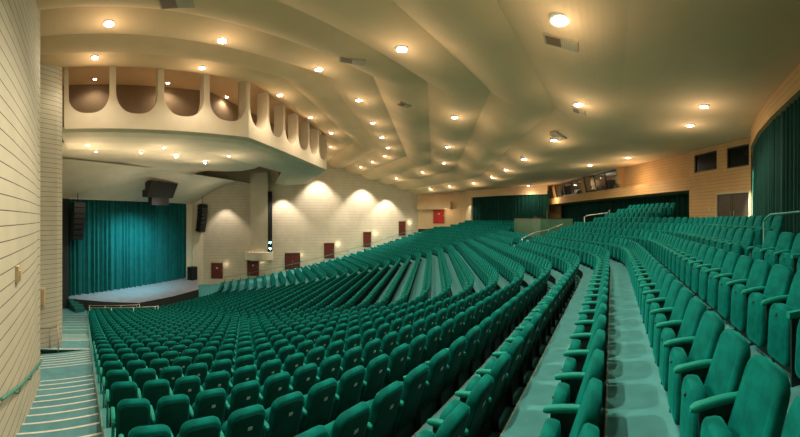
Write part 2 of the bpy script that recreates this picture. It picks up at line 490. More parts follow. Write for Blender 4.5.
# ------------------------------------------------------------------ ceiling
CC = [-.3, 2.25, 4.7, 7.2, 9.6, 12.2, 14.7, 17.3]
HH = [3.72, 4.35, 5.02, 5.62, 6.3, 7.0, 7.6, 8.2]
def kappa(p):
    a = -p[0]; s_, t_ = st(p); m = mirror(p); return min(a, s_, -m[0])
STEP = 0.0; BULGE = .35
def ceil_h(c):
    if c < CC[0]: return 3.72 + min(.55, (CC[0] - c) * .06)
    for i in range(7):
        if c < CC[i + 1]:
            u = (c - CC[i]) / (CC[i + 1] - CC[i]); a = HH[i] + STEP; b_ = HH[i + 1]
            return a + (b_ - a) * u - BULGE * math.sin(math.pi * u)
    return HH[7]
cl = MB()
def cline(c): return row_line(c, -4.6, 24, .02)
prev = None
seq = [(-14, ceil_h(-14)), (-9, ceil_h(-9)), (-4, ceil_h(-4)), (CC[0], HH[0])]
for i in range(7):
    for j in range(21):
        u = j / 20; c = CC[i] + (CC[i + 1] - CC[i]) * u
        st_ = STEP; hh = HH[i] + st_ + (HH[i + 1] - HH[i] - st_) * u - BULGE * math.sin(math.pi * u)
        seq.append((c, hh))
seq.append((17.3, 8.7)); seq.append((21.6, 8.75))
# block boundaries kept crisp: three flat panels per strip
def crisp(c):
    b1 = Vector((-c, 13.3 - TB * c)); b2 = b1 + E_ * max(Lb(c), .05)
    d3 = Vector((-math.sin(2 * BETA), math.cos(2 * BETA)))
    return [Vector((-c, -9.0)), b1, b2, b2 + d3 * 22]
for i in range(len(seq) - 1):
    (c0, h0), (c1, h1) = seq[i], seq[i + 1]
    A = crisp(c0); B = crisp(c1)
    for j in range(3):
        cl.add([(*A[j], ZC + h0), (*A[j + 1], ZC + h0), (*B[j + 1], ZC + h1), (*B[j], ZC + h1)], [(0, 1, 2, 3)], False)
ceil = struct(cl.build('ceiling', 'plaster', recalc=False), 'cream ceiling of stepped angular panels')

# ------------------------------------------------------------------ walls
def wall(name, pts, z0, z1, mat, thick=.25, label=None):
    """a thick wall along plan points; thickness to the right of travel"""
    mb = MB(); n = len(pts); P = [Vector(p) for p in pts]; Q = []
    for i in range(n):
        a = P[max(i - 1, 0)]; b_ = P[min(i + 1, n - 1)]; d_ = (b_ - a).normalized(); Q.append(P[i] + Vector((d_.y, -d_.x)) * thick)
    for i in range(n - 1):
        vs = [(*P[i], z0), (*P[i + 1], z0), (*P[i + 1], z1), (*P[i], z1), (*Q[i], z0), (*Q[i + 1], z0), (*Q[i + 1], z1), (*Q[i], z1)]
        mb.add(vs, [(0, 1, 2, 3), (4, 7, 6, 5), (3, 2, 6, 7), (0, 4, 5, 1)] + ([(0, 3, 7, 4)] if i == 0 else []) + ([(1, 5, 6, 2)] if i == n - 2 else []))
    return struct(mb.build(name, mat), label)
zlow = -.6
wl = [(9, -1.35), (4, -1.35), (0, -1.38), (-3, -1.40), (-5.2, -1.45), (-6.6, -1.52), (-7.8, -1.62), (-8.75, -1.74)]
wall('wall_left', [Vector(p) for p in reversed(wl)], zlow, ZC + 7, 'block', .5, 'near cream block side wall, curved')
wall('wall_left_pier', [(-16.25, -1.97), (-15.9, -2.2), (-15.2, -2.95), (-14.9, -4.6)], zlow, ZC + 8.6, 'block', .4, 'cream block pier beside the far end of the aisle')
wall('wall_left_return', [(-8.75, -1.74), (-8.9, -4.6)], zlow, ZC + 7.2, 'block', .3)
wall('wall_left_rear', [(-8.9, -4.5), (-15, -4.5)], zlow, ZC + 8.6, 'block', -.3)
wall('wall_left_front', [(-16.25, -2.0), (-20, -2.6), (-27, -3.4), (-35.2, -4.3)], zlow, ZC + 8.6, 'block', -.3)
# far side wall
fw0 = Vector((-41, 16.5)); fwd = Vector((12, 23))
def FW(u, off=0.0):  # point on the far wall; off = distance into the room
    nrm = Vector((fwd.y, -fwd.x)).normalized()
    return fw0 + fwd * u + nrm * off
wall('wall_right', [FW(-.12), FW(.33), FW(.62), FW(1.08)], zlow, ZC + 9.7, 'block_far', -.4, 'cream side wall across the house with light scallops')
wall('wall_right_front', [AX(37.0, 8.4), AX(36.2, 9.6), FW(-.12)], zlow, ZC + 9.7, 'plaster_lt', -.3)
# rear walls: drape wall and its mirror, door wall, booth wall
CW = [Vector(p) for p in ((4.2, 3.4), (4.5, 6.9), (4.95, 9.4), (5.4, 11.3), (6.1, 13.4), (6.85, 15.05))]
def band(name, pts, z0, z1, mat, thick=.3): return wall(name, pts, z0, z1, mat, thick)
wall('wall_back_header', CW, ZC + 3.28, ZC + 4.6, 'block_or', .4, 'tan header over the near drape')
wall('wall_back_drape_side', [Vector((4.2, 3.4)), Vector((3.9, -1.4))], ZC - 1.2, ZC + 4.6, 'block_or', -.3)
mCW = [mirror(p) for p in CW]
wall('wall_back_header.001', mCW, ZC + 3.0, ZC + 4.6, 'plaster', -.4, 'tan header over the far drape')
PC0 = FW(1.08); PC1 = mirror((4.1, 1.6)); PCd = (PC1 - PC0).normalized()
wall('wall_back_far', [PC0, PC1, mCW[0]], ZC - 1.6, ZC + 6.5, 'plaster', -.3)
# door wall pieces round the double door and the two high windows
DW0 = Vector((6.85, 15.05)); DW1 = Vector((4.77, 19.7)); DWd = (DW1 - DW0).normalized(); DWl = (DW1 - DW0).length
def wall_holes(name, p0, p1, z0, z1, holes, mat, thick=.25, label=None):
    p0 = Vector(p0); p1 = Vector(p1); d_ = (p1 - p0); L = d_.length; d_ = d_ / L; nn = Vector((d_.y, -d_.x)) * thick
    us = sorted(set([0, L] + [h[0] for h in holes] + [h[1] for h in holes])); zs = sorted(set([z0, z1] + [h[2] for h in holes] + [h[3] for h in holes]))
    mb = MB()
    for i in range(len(us) - 1):
        for j in range(len(zs) - 1):
            um = (us[i] + us[i + 1]) / 2; zm = (zs[j] + zs[j + 1]) / 2
            if any(h[0] < um < h[1] and h[2] < zm < h[3] for h in holes): continue
            a = p0 + d_ * us[i]; b_ = p0 + d_ * us[i + 1]
            vs = [(*a, zs[j]), (*b_, zs[j]), (*b_, zs[j + 1]), (*a, zs[j + 1])]; ws = [(q[0] + nn.x, q[1] + nn.y, q[2]) for q in vs]
            mb.add(vs + ws, [(0, 1, 2, 3), (7, 6, 5, 4), (0, 4, 5, 1), (2, 6, 7, 3), (1, 5, 6, 2), (3, 7, 4, 0)])
    return struct(mb.build(name, mat, recalc=False), label)
zd = ZC - .86
wall_holes('wall_back_door_side', DW0, DW1, ZC - 1.2, ZC + 4.5,
           [(.12, 2.55, zd, ZC + 1.36), (.12, 1.75, ZC + 2.72, ZC + 3.84), (2.55, 4.6, ZC + 2.78, ZC + 3.86)], 'block_or', .25, 'tan block wall with brown double door')
def on_wall(p0, d_, u, off, z, side=1):
    nn = Vector((-d_.y, d_.x)) * side
    p = p0 + d_ * u + nn * off; return (p.x, p.y, z)
def frame_of(p0, d_, u, z, side=1, off=0.0):
    """matrix: x along the wall, y into the room, z up"""
    nn = Vector((-d_.y, d_.x)) * side
    m = Matrix(((d_.x, nn.x, 0, 0), (d_.y, nn.y, 0, 0), (0, 0, 1, 0), (0, 0, 0, 1)))
    p = p0 + d_ * u + nn * off
    return Matrix.Translation((p.x, p.y, z)) @ m
def setm(o, M):
    o.matrix_world = M; return o
# brown double door
def door(name, M, w, h, mat, double=False, kindlabel=None, framemat='frame', handle='silver', sign=False):
    r = bpy.data.objects.new(name, None); COL.objects.link(r); r.matrix_world = M; r['kind'] = 'structure'
    if kindlabel: r['label'] = kindlabel
    f = MB(); f.box((-w / 2 - .09, -.05, 0), (-w / 2, .08, h + .09)); f.box((w / 2, -.05, 0), (w / 2 + .09, .08, h + .09)); f.box((-w / 2, -.05, h), (w / 2, .08, h + .09))
    f.build('door_frame', framemat, r)
    n = 2 if double else 1
    for i in range(n):
        a = -w / 2 + w / n * i + .01; b_ = -w / 2 + w / n * (i + 1) - .01
        l = MB(); l.box((a, -.03, .01), (b_, .02, h - .01))
        for (q0, q1) in ((.12, .46), (.54, .92)):
            l.box((a + .12, .02, h * q0), (b_ - .12, .03, h * q1))
        lo_ = l.build('door_leaf', mat, r)
        hx = (b_ - .12) if (i == 0 and double) or not double else a + .12
        k_ = MB(); k_.tube([(hx, .02, 1.0), (hx, .08, 1.0), (hx, .08, 1.25), (hx, .02, 1.25)], .015, 6); k_.build('door_handle', handle, lo_)
        if sign:
            sg = MB(); sg.box(((a + b_) / 2 - .13, .03, 1.35), ((a + b_) / 2 + .13, .04, 1.55)); sg.build('door_sign', 'nosing', lo_)
    return r
door('door_1', frame_of(DW0, DWd, 1.34, zd, 1, -.06), 2.4, 2.2, 'browndoor', True, 'brown double door in the tan rear wall')
def window(name, M, w, h, label=None, mull=0, tiltb=0.0, gl='glass'):
    r = bpy.data.objects.new(name, None); COL.objects.link(r); r.matrix_world = M; r['kind'] = 'structure'
    if label: r['label'] = label
    f = MB(); t = .06
    f.box((-w / 2, -.06, 0), (-w / 2 + t, .05, h)); f.box((w / 2 - t, -.06, 0), (w / 2, .05, h)); f.box((-w / 2, -.06, 0), (w / 2, .05, t)); f.box((-w / 2, -.06, h - t), (w / 2, .05, h))
    for i in range(mull):
        x_ = -w / 2 + w * (i + 1) / (mull + 1); f.box((x_ - .03, -.05, 0), (x_ + .03, .04, h))
    f.build('window_frame', 'black', r)
    g = MB(); g.box((-w / 2 + t, -.03, t), (w / 2 - t, -.01, h - t)); g.build('window_pane', gl, r)
    return r
window('window_1', frame_of(DW0, DWd, .935, ZC + 2.73, 1, -.1), 1.6, 1.1, 'dark window high above the brown double door')
window('window_2', frame_of(DW0, DWd, 3.57, ZC + 2.79, 1, -.1), 2.0, 1.06, 'dark window left of the one above the brown door')
# small wall switch beside the brown door
sw = MB(); sw.box((-.07, 0, 0), (.07, .04, .16)); o = sw.build('wall_switch', 'silver'); setm(o, frame_of(DW0, DWd, 3.1, ZC + .45, 1, .002))
tag(o, 'small metal switch plate on tan wall left of brown double door', 'switch')

# ------------------------------------------------------------------ drapes
def pleats(name, pts, z0, z1, mat, amp=.10, pitch=.32, n=None, step=.045, seed=1, thick=.02):
    rnd = random.Random(seed)
    P = [Vector(p) for p in pts]; seg = [(P[i + 1] - P[i]).length for i in range(len(P) - 1)]; L = sum(seg)
    cols = []; d_ = 0; ph = 0
    while d_ <= L:
        acc = 0
        for i, l in enumerate(seg):
            if d_ <= acc + l + 1e-6: break
            acc += l
        u = (d_ - acc) / seg[i]; p = P[i].lerp(P[i + 1], min(u, 1)); t = (P[i + 1] - P[i]).normalized(); nn = Vector((-t.y, t.x))
        cols.append((p, nn, ph)); w = pitch * (.75 + .5 * rnd.random()) if False else pitch
        ph += step / pitch * 2 * math.pi * (1 + .35 * math.sin(d_ * 1.7 + seed)); d_ += step
    rows = []
    for j, z in enumerate((z0, z0 + (z1 - z0) * .35, z0 + (z1 - z0) * .7, z1)):
        f = 1.0 - .45 * j / 3
        rows.append([Vector((*(p + nn * amp * f * (math.sin(ph_) + .35 * math.sin(2.3 * ph_ + j * .25))), z)) for p, nn, ph_ in cols])
    mb = MB(); mb.grid(rows)
    back = [[Vector((q.x - cols[i][1].x * .03, q.y - cols[i][1].y * .03, q.z)) for i, q in enumerate(r)] for r in rows]
    mb.grid(back)
    return mb.build(name, mat, recalc=False)
zst = ZC - 8.03
tag(pleats('stage_curtain', [AX(37.2, -9.0), AX(37.2, 8.9)], zst + .03, ZC + 2.5, 'curtain', .24, .66, step=.055), 'tall pleated teal curtain closing the stage, cyan lit in the middle', 'curtain')
offc = lambda pts, d_: [p + Vector((d_, 0)) for p in pts]
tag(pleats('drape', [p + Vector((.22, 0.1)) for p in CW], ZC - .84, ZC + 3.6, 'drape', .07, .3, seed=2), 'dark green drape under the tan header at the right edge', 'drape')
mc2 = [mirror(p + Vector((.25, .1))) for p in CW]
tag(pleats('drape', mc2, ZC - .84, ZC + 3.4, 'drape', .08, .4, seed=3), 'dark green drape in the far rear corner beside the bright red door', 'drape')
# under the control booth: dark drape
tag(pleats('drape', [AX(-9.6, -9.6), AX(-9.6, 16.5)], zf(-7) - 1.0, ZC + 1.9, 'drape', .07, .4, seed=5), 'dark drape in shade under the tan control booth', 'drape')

# ------------------------------------------------------------------ control booth and overhang
def slab(name, s0, s1, t0, t1, z0, z1, mat, label=None):
    mb = MB(); mb.prism([AX(s0, t0), AX(s1, t0), AX(s1, t1), AX(s0, t1)], z0, z1); return struct(mb.build(name, mat), label)
slab('trim_4', -7.5, -9.4, -9.3, 17.0, ZC + 1.75, ZC + 2.5, 'block_or', 'tan ledge below the control booth windows')
wall_holes('wall_back_booth', AX(-8.0, 17.0), AX(-8.0, -9.3), ZC + 2.5, ZC + 4.6,
           [(.6, 3.0, ZC + 2.55, ZC + 3.75), (3.7, 11.0, ZC + 2.55, ZC + 3.95), (11.6, 17.8, ZC + 2.55, ZC + 4.1)], 'block_or', -.3, 'tan upper booth wall')
wall('wall_back_centre', [AX(-10.2, -9.9), AX(-10.2, 22)], ZC - 1.6, ZC + 4.6, 'block_or', .3)
wall('wall_back_mixed', [AX(-9.0, 15.2), AX(-8.0, 19.5)] + [mCW[-1] + Vector((.1, .3))], ZC - 1.2, ZC + 4.3, 'block_or', .25)
bd = Vector((E_.x, E_.y))
wins = [(15.2, 2.4, 1.2, 0), (9.65, 7.2, 1.4, 2), (2.3, 6.1, 1.5, 2)]
for i, (tc_, w_, h_, mu) in enumerate(wins):
    M = frame_of(AX(-7.95, 0), -bd, -tc_, ZC + 2.6, -1, .12)
    # slanted out towards the room at the top
    M = M @ Matrix.Rotation(-.22, 4, 'X')
    window('window_%d' % (3 + i), M, w_, h_, ['dark slanted booth window nearest the far drape', 'middle slanted booth window with equipment lights', 'slanted booth window nearest the tan wall'][i], mull=mu, gl='clearglass')
    for sx in (-1, 1):
        pm = MB(); pm.box((-.14, -.5, -.05), (.14, .12, h_ + .1)); o = pm.build('trim_%d' % (10 + i * 2 + (sx > 0)), 'block_or'); setm(o, M @ Matrix.Translation((sx * (w_ / 2 + .16), 0, 0))); struct(o, 'slanted tan mullion between booth windows')
for i in range(9):
    t_ = -.2 + i * 1.55; hh_ = (.9, .5, 1.1, .7, .45, 1.0, .6, .8, .5)[i]
    m_ = MB(); Mx = Matrix.Translation(AX(-9.1, t_, ZC + 2.5)) @ Matrix.Rotation(math.atan2(E_.y, E_.x), 4, 'Z')
    m_.box((-.45, -.3, 0), (.45, .3, hh_), Mx); m_.box((-.38, .3, .1), (.38, .33, hh_ - .08), Mx)
    o = m_.build('equipment_rack', 'silver' if i % 2 else 'black'); tag(o, f'booth equipment behind the slanted windows, {i + 1} from the right end' if False else f'{"pale" if i % 2 else "black"} equipment cabinet behind the booth windows, {ORD(i + 1)} from the right', 'equipment', 'equipment inside the control booth')
# soffit band: dark slot left of the booth
window('window_6', frame_of(AX(-8.6, 20.4), -bd, 0, ZC + 2.1, -1, .3), 5.6, 1.3, 'long dark window left of the slanted booth windows')

# ------------------------------------------------------------------ mixing booth (central)
mz = zf(-1)
P0 = Vector((-5.4, 24.1))
def BX(u, v, z): p = P0 + E_ * u - N_ * v; return (p.x, p.y, z)
def bbox(mb, u0, u1, v0, v1, z0, z1):
    vs = [BX(u0, v0, z0), BX(u1, v0, z0), BX(u1, v1, z0), BX(u0, v1, z0), BX(u0, v0, z1), BX(u1, v0, z1), BX(u1, v1, z1), BX(u0, v1, z1)]
    mb.add(vs, [(0, 3, 2, 1), (4, 5, 6, 7), (0, 1, 5, 4), (1, 2, 6, 5), (2, 3, 7, 6), (3, 0, 4, 7)])
r = empty('mixing_booth', BX(4, 1.3, mz)); tag(r, 'green walled sound mixing booth standing among the rear centre rows', 'booth')
at = tuple(BX(4, 1.3, mz))
for nm, a in (('front_panel', (0, 8, 0, .1, mz - .4, ZC - .02)), ('side_panel', (0, .1, .1, 2.7, mz - .4, ZC - .02)), ('side_panel', (7.9, 8, .1, 2.7, mz - .4, ZC - .02))):
    mb = MB(); bbox(mb, *a); mb.build(nm, 'boothgreen', r, at=at)
for a, n_ in (((0, 8, -.03, .13, ZC - .02, ZC + .03), 'top_rail'), ((-.03, .13, .13, 2.7, ZC - .02, ZC + .03), 'top_rail')):
    mb = MB(); bbox(mb, *a); mb.build(n_, 'black', r, at=at)
for c in r.children: c.location = (0, 0, 0)
dk = MB(); bbox(dk, 1.2, 6.8, .6, 1.5, mz + .9, mz + 1.0)
for u in (1.3, 4, 6.7): bbox(dk, u - .05, u + .05, .7, 1.4, mz - .1, mz + .9)
o = dk.build('mixing_desk', 'black'); tag(o, 'long black desk inside the green mixing booth', 'desk')
for i, (u, w_, h_) in enumerate(((2.0, 1.0, .75), (3.6, .8, .95), (5.4, 1.2, .8))):
    mb = MB(); bbox(mb, u - w_ / 2, u + w_ / 2, .8, 1.35, mz + 1.0, mz + 1.0 + h_); bbox(mb, u - w_ / 2 + .08, u + w_ / 2 - .08, .75, .8, mz + 1.08, mz + .92 + h_)
    o = mb.build('control_console', 'black'); tag(o, ['black console at the far end of the mixing desk', 'tall black rack console in the middle of the mixing desk', 'wide black console at the near end of the mixing desk'][2 - i if False else [2, 1, 0][i]], 'console', 'consoles on the mixing desk')
# handrail beside the mixing booth
def rail(name, pts, posts, label, mat='silver', r_=.03, cat='handrail'):
    """pts: 3D rail points; posts: (x,y,ztop,zbottom)"""
    base = (posts[0][0], posts[0][1], posts[0][3]) if posts else tuple(pts[0])
    e = empty(name, base); tag(e, label, cat)
    m_ = MB(); m_.tube(pts, r_, 8); m_.build('top_rail', mat, e, at=base).location = (0, 0, 0)
    for p in posts:
        m_ = MB(); m_.tube([(p[0], p[1], p[3]), (p[0], p[1], p[2])], r_ * .9, 8); m_.build('post', mat, e, at=base).location = (0, 0, 0)
    return e
hr = []; ps = []
for i, k in enumerate((1, 0, -1, -2)):
    p = AX(k - .4, -1.5 if k < -1 else -1.2); hr.append((p.x, p.y, zf(k) + 1.0 + (0.1 if i % 2 else 0)))
    if i % 2 == 0: ps.append((p.x, p.y, zf(k) + 1.0, zf(k)))
rail('handrail', hr, ps, 'pale sloping metal handrail beside the green mixing booth', 'silver', .035)
p = AX(-4.3, -2.2)
rail('handrail', [(*AX(-3.6, -2.6), zf(-4)), (*AX(-3.6, -2.6), zf(-4) + 1.0), (*AX(-3.8, -2.6), zf(-4) + 1.1), (*AX(-5.5, -2.6), zf(-4) + 1.3), (*AX(-5.7, -2.6), zf(-6) + .9), (*AX(-5.7, -2.6), zf(-6))],
     [], 'looped metal handrail up the rear steps right of the mixing booth', 'silver', .035)
# handrail at the gap in the third row up (right edge)
rz = zf(-3)
rail('handrail', [(3.0, 5.95, rz + 1.15), (3.05, 5.75, rz + 1.27), (3.4, 5.3, rz + 1.32), (3.6, 4.4, rz + 1.32), (3.6, 2.6, rz + 1.32)],
     [(3.0, 5.95, rz + 1.17, zf(-3)), (3.55, 4.7, rz + 1.32, zf(-3)), (3.6, 2.8, rz + 1.32, zf(-3))], 'thin green handrail beside the seats at right, before the drape', 'rail', .022)

# ------------------------------------------------------------------ lighting bridge with U-shaped openings
def path_at(c): return crisp(c)
def sweep_bridge():
    mb = MB()
    CB = 17.3
    A = crisp(CB)
    segs = []
    # block A part from y=-2.1 to the bend, block B, and the first bays of C
    a0 = Vector((-CB, -2.0)); b1 = A[1]; b2 = A[2]; d3 = (A[3] - A[2]).normalized(); c3 = b2 + d3 * 11.5
    zb, zt, zlo = ZC + 5.62, ZC + 8.25, ZC + 4.80
    for (p, q, nb) in ((a0, b1, 4), (b1, b2, 6), (b2, c3, 4)):
        d_ = (q - p); L = d_.length; d_ = d_ / L; nn = Vector((-d_.y, d_.x)); w = L / nb
        for i in range(nb):
            u0 = w * i; fin = .17 if nb != 6 else .15
            # outline samples across one bay: (u, bottom of the opening)
            prof = [(u0, zt), (u0 + fin, zt)]
            ow = w - 2 * fin; n = 20; R = ow / 2; rz_ = 1.25
            for j in range(n + 1):
                a = math.pi * j / n; x_ = -math.cos(a)
                prof.append((u0 + fin + ow / 2 + x_ * ow / 2, zb + rz_ - rz_ * (max(0, 1 - abs(x_) ** 2.6)) ** (1 / 2.2)))
            prof += [(u0 + w - fin, zt), (u0 + w, zt)]
            front = []; back = []
            for (u, z) in prof:
                P = p + d_ * u; Q = P + nn * .75
                front.append((*P, z)); back.append((*Q, z))
            base_f = [(f[0], f[1], zlo) for f in front]; base_b = [(f[0], f[1], zlo + .3) for f in back]
            mb.grid([base_f, front], False); mb.grid([base_b, back], False); mb.grid([front, back], False)
    # underside sweep
    prof = [(0, 4.80), (.25, 4.66), (.9, 4.56), (2.0, 4.50), (3.4, 4.50), (4.2, 4.58), (4.35, 4.75), (4.2, 5.0), (.75, 5.1)]
    rows = []
    for dc, z in prof:
        c = crisp(CB + dc); a = Vector((c[0].x, -2.2)); e = c[2] + (c[3] - c[2]).normalized() * 11.5
        rows.append([Vector((*q, ZC + z)) for q in (a, c[1], c[2], e)])
    mb.grid(rows, False)
    return mb.build('trim_5', 'plaster_lt', recalc=False)
struct(sweep_bridge(), 'cream lighting bridge with a row of U-shaped openings below the ceiling')
# recess wall behind the openings
rc = MB(); c = crisp(21.2)
rc.grid([[Vector((q.x, q.y, z)) for q in (Vector((-21.2, -3)), c[1], c[2], c[2] + (c[3] - c[2]).normalized() * 11)] for z in (ZC + 5.0, ZC + 8.76)], False)
struct(rc.build('wall_recess', 'recess', recalc=False), 'wall with shade in its brown colour, seen through the U-shaped openings')
tc_ = MB(); tc_.add([AX(12, -26, ZC + 9.65), AX(40, -26, ZC + 9.65), AX(40, 26, ZC + 9.65), AX(12, 26, ZC + 9.65)], [(0, 1, 2, 3)])
struct(tc_.build('ceiling.002', 'plaster', recalc=False), 'upper ceiling over the stage front')
# catwalk railings in the recess
cw = MB()
for z in (5.35, 5.7, 6.0): cw.tube([(-20.4, -2, ZC + z), (-20.4, 7.6, ZC + z)], .03, 6)
for i in range(14): cw.tube([(-20.4, -1.8 + i * .7, ZC + 5.05), (-20.4, -1.8 + i * .7, ZC + 6.0)], .03, 6)
tag(cw.build('catwalk_railing', 'black'), 'black catwalk railing glimpsed through the U-shaped openings', 'railing')

# ------------------------------------------------------------------ canopy over the front and proscenium header
cn = MB(); rows = []
for j, (c_, z) in enumerate(((21.4, 5.1), (21.7, 4.92), (23, 4.72), (24.5, 4.66), (26, 4.74), (27.6, 4.86), (29.2, 4.7), (29.6, 4.5))):
    q = crisp(c_); inset = 2.3 + 2.2 * abs(j - 3.5) / 3.5 * abs(j - 3.5) / 3.5
    line = [Vector((-c_, -4.5)), Vector((-c_, 0)), q[1], q[1].lerp(q[2], .35), q[1].lerp(q[2], .7), q[2] - E_ * inset]
    rows.append([Vector((*p, ZC + z + (.12 * math.sin(i * 1.7 + j * .5)))) for i, p in enumerate(line)])
cn.grid(rows, True)
struct(cn.build('ceiling.001', 'plaster_lt', recalc=False), 'lower cream canopy between bridge and stage')
hd = MB(); rows = []
# billowed white header above the curtain
for j in range(13):
    u = j / 12; row = []
    for i in range(49):
        t = -14 + 28 * i / 48; s_ = 29.5 + 6.9 * u ** .8
        z = 4.6 - 1.0 * u - 1.55 * (u ** 2.2)
        s_ -= 1.1 * math.sin(math.pi * u) * (.6 + .4 * math.cos(t * .45))
        z += .45 * math.cos(t * .45 + .6) * math.sin(math.pi * u) + max(0, (t - 8.8) / 5.2) ** 1.4 * 2.2 * u
        row.append(AX(s_, t, ZC + z))
    rows.append(row)
hd.grid(rows)
struct(hd.build('trim_6', 'plaster_lt', recalc=False), 'billowed white header above the stage curtain')
hp = MB(); hp.prism([AX(36.4, -14), AX(36.9, -14), AX(36.9, 14), AX(36.4, 14)], ZC + 1.98, ZC + 9); struct(hp.build('wall_front', 'plaster_lt'), 'wall over the stage opening')
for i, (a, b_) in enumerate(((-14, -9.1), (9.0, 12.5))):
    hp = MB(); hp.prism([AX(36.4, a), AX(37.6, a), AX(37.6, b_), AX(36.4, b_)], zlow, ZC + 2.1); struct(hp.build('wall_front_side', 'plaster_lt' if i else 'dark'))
# ------------------------------------------------------------------ stage
sg = MB()
poly = [AX(38, -10.5), AX(35.6, -8.6), AX(33.3, -6.6), AX(31.2, -4.3), AX(30.9, 0), AX(31.2, 4.3), AX(33.3, 6.6), AX(35.6, 8.6), AX(38, 10.5)]
sg.cur = 0; n = len(poly)
sg.add([(*p, zst) for p in poly], [tuple(range(n))])
sg.cur = 1
sg.add([(*p, zst) for p in poly] + [(*p, -.6) for p in poly], [(i, i + 1, n + i + 1, n + i) for i in range(n - 1)])
st_o = sg.build('floor_stage', ['stage', 'stage_front'], recalc=False); struct(st_o, 'grey stage floor with black front')
# steps at the near corner of the stage
stp = MB()
for i in range(4):
    stp.prism([AX(36.2 - .45 * i - .3, -9.3), AX(36.4, -9.3), AX(36.4, -8.0 - .1 * i), AX(36.2 - .45 * i - .3, -8.0 - .1 * i)], -.3, zst - .02 - .2 * i)
o = stp.build('stage_steps', 'carpet_dark'); tag(o, 'short flight of dark steps at the near corner of the stage', 'steps')
# speaker arrays and cluster
def array(s_, t_, ztop, n, tagname, label):
    e = empty('speaker_array', AX(s_, t_, ztop - n * .52)); tag(e, label, 'speaker')
    base = e.location.copy()
    m_ = MB(); p = AX(s_, t_); m_.tube([(p.x, p.y, ztop), (p.x, p.y, ztop + 2.6)], .04, 6); m_.box((p.x - .5, p.y - .3, ztop - .05), (p.x + .5, p.y + .3, ztop + .06)); m_.build('hanging_frame', 'black', e, at=base).location = (0, 0, 0)
    for i in range(n):
        a = i / n * .35
        c = AX(s_ + .5 * (i / n) ** 2, t_); m_ = MB()
        M = Matrix.Translation((c.x, c.y, ztop - .52 * i - .27)) @ Matrix.Rotation(math.atan2(N_.y, N_.x), 4, 'Z') @ Matrix.Rotation(-a, 4, 'Y')
        pts = [(-.42, -.62), (.30, -.62), (.30, .62), (-.42, .62)]
        m_.prism([(x_, y_) for x_, y_ in pts], -.24, .24, M); m_.box((-.46, -.55, -.19), (-.42, .55, .19), M)
        m_.build('speaker_cabinet', 'black', e, at=base).location = (0, 0, 0)
array(35.2, 9.6, ZC + 1.9, 7, 'a', 'black line of speakers hung right of the teal stage curtain')
array(35.4, -8.6, ZC + 1.6, 7, 'a', 'black line of speakers hung left of the teal stage curtain')
e = empty('speaker_cluster', AX(32.6, -.2, ZC + 1.9)); tag(e, 'large black speaker cluster hung above the middle of the stage', 'speaker'); base = e.location.copy()
Mx = Matrix.Translation(AX(32.6, -.2, ZC + 2.2)) @ Matrix.Rotation(math.atan2(E_.y, E_.x), 4, 'Z')
m_ = MB(); f_ = [(-2.3, 0), (1.3, 0), (2.1, 1.62), (-1.7, 1.72)]
m_.add([Mx @ Vector((x_, -.5, z_)) for x_, z_ in f_] + [Mx @ Vector((x_, .25, z_)) for x_, z_ in f_], [(0, 1, 2, 3), (7, 6, 5, 4), (0, 4, 5, 1), (1, 5, 6, 2), (2, 6, 7, 3), (3, 7, 4, 0)])
m_.build('housing', 'dark', e, at=base).location = (0, 0, 0)
for i in range(4):
    for j in range(2):
        m_ = MB(); x_ = -1.75 + .8 * i + .38 * j; z_ = .08 + .8 * j
        m_.box((x_ - .34, .25, z_), (x_ + .34, .55, z_ + .7), Mx); m_.box((x_ - .28, .55, z_ + .06), (x_ + .28, .57, z_ + .64), Mx)
        m_.build('speaker_cabinet', 'black', e, at=base).location = (0, 0, 0)
m_ = MB(); m_.box((-1.5, -.3, -.8), (.9, .3, 0), Mx)
for i in range(4): m_.box((-1.4 + .57 * i, .3, -.72), (-.95 + .57 * i, .36, -.08), Mx)
m_.build('lower_cabinet', 'black', e, at=base).location = (0, 0, 0)
# subwoofer stacks on the stage corners
for t_, lab in ((8.1, 'black speaker cabinet standing at the right end of the stage'),):
    m_ = MB(); Mx = Matrix.Translation(AX(35.7, t_, zst)) @ Matrix.Rotation(math.atan2(E_.y, E_.x), 4, 'Z')
    m_.box((-.5, -.5, 0), (.5, .4, 1.7), Mx); m_.box((-.42, .4, .1), (.42, .43, .8), Mx); m_.box((-.42, .4, .9), (.42, .43, 1.6), Mx)
    o = m_.build('stage_speaker', 'black'); tag(o, lab, 'speaker')
# rails among the front rows
def frail(k, t0, t1, label):
    c = offs(k) + .55; z = zf(k + 1)
    y0 = yend(c) + .1
    pts = [(-c, y0, z + 1.22), (-c, y0 + t1, z + 1.22), (-c, y0 + t1 + .25, z + 1.3), (-c, y0 + t1 + .28, z + .9), (-c, y0 + t1, z + .7)]
    rail('handrail', pts, [(-c, y0 + .02 + i * t1 / 3, z + 1.22, z) for i in range(4)], label, 'silver', .03)
frail(26, 0, 5.4, 'pale metal rail in front of the nearest front rows, ending in a loop')
frail(28, 0, 4.2, 'pale metal rail close to the black stage front')
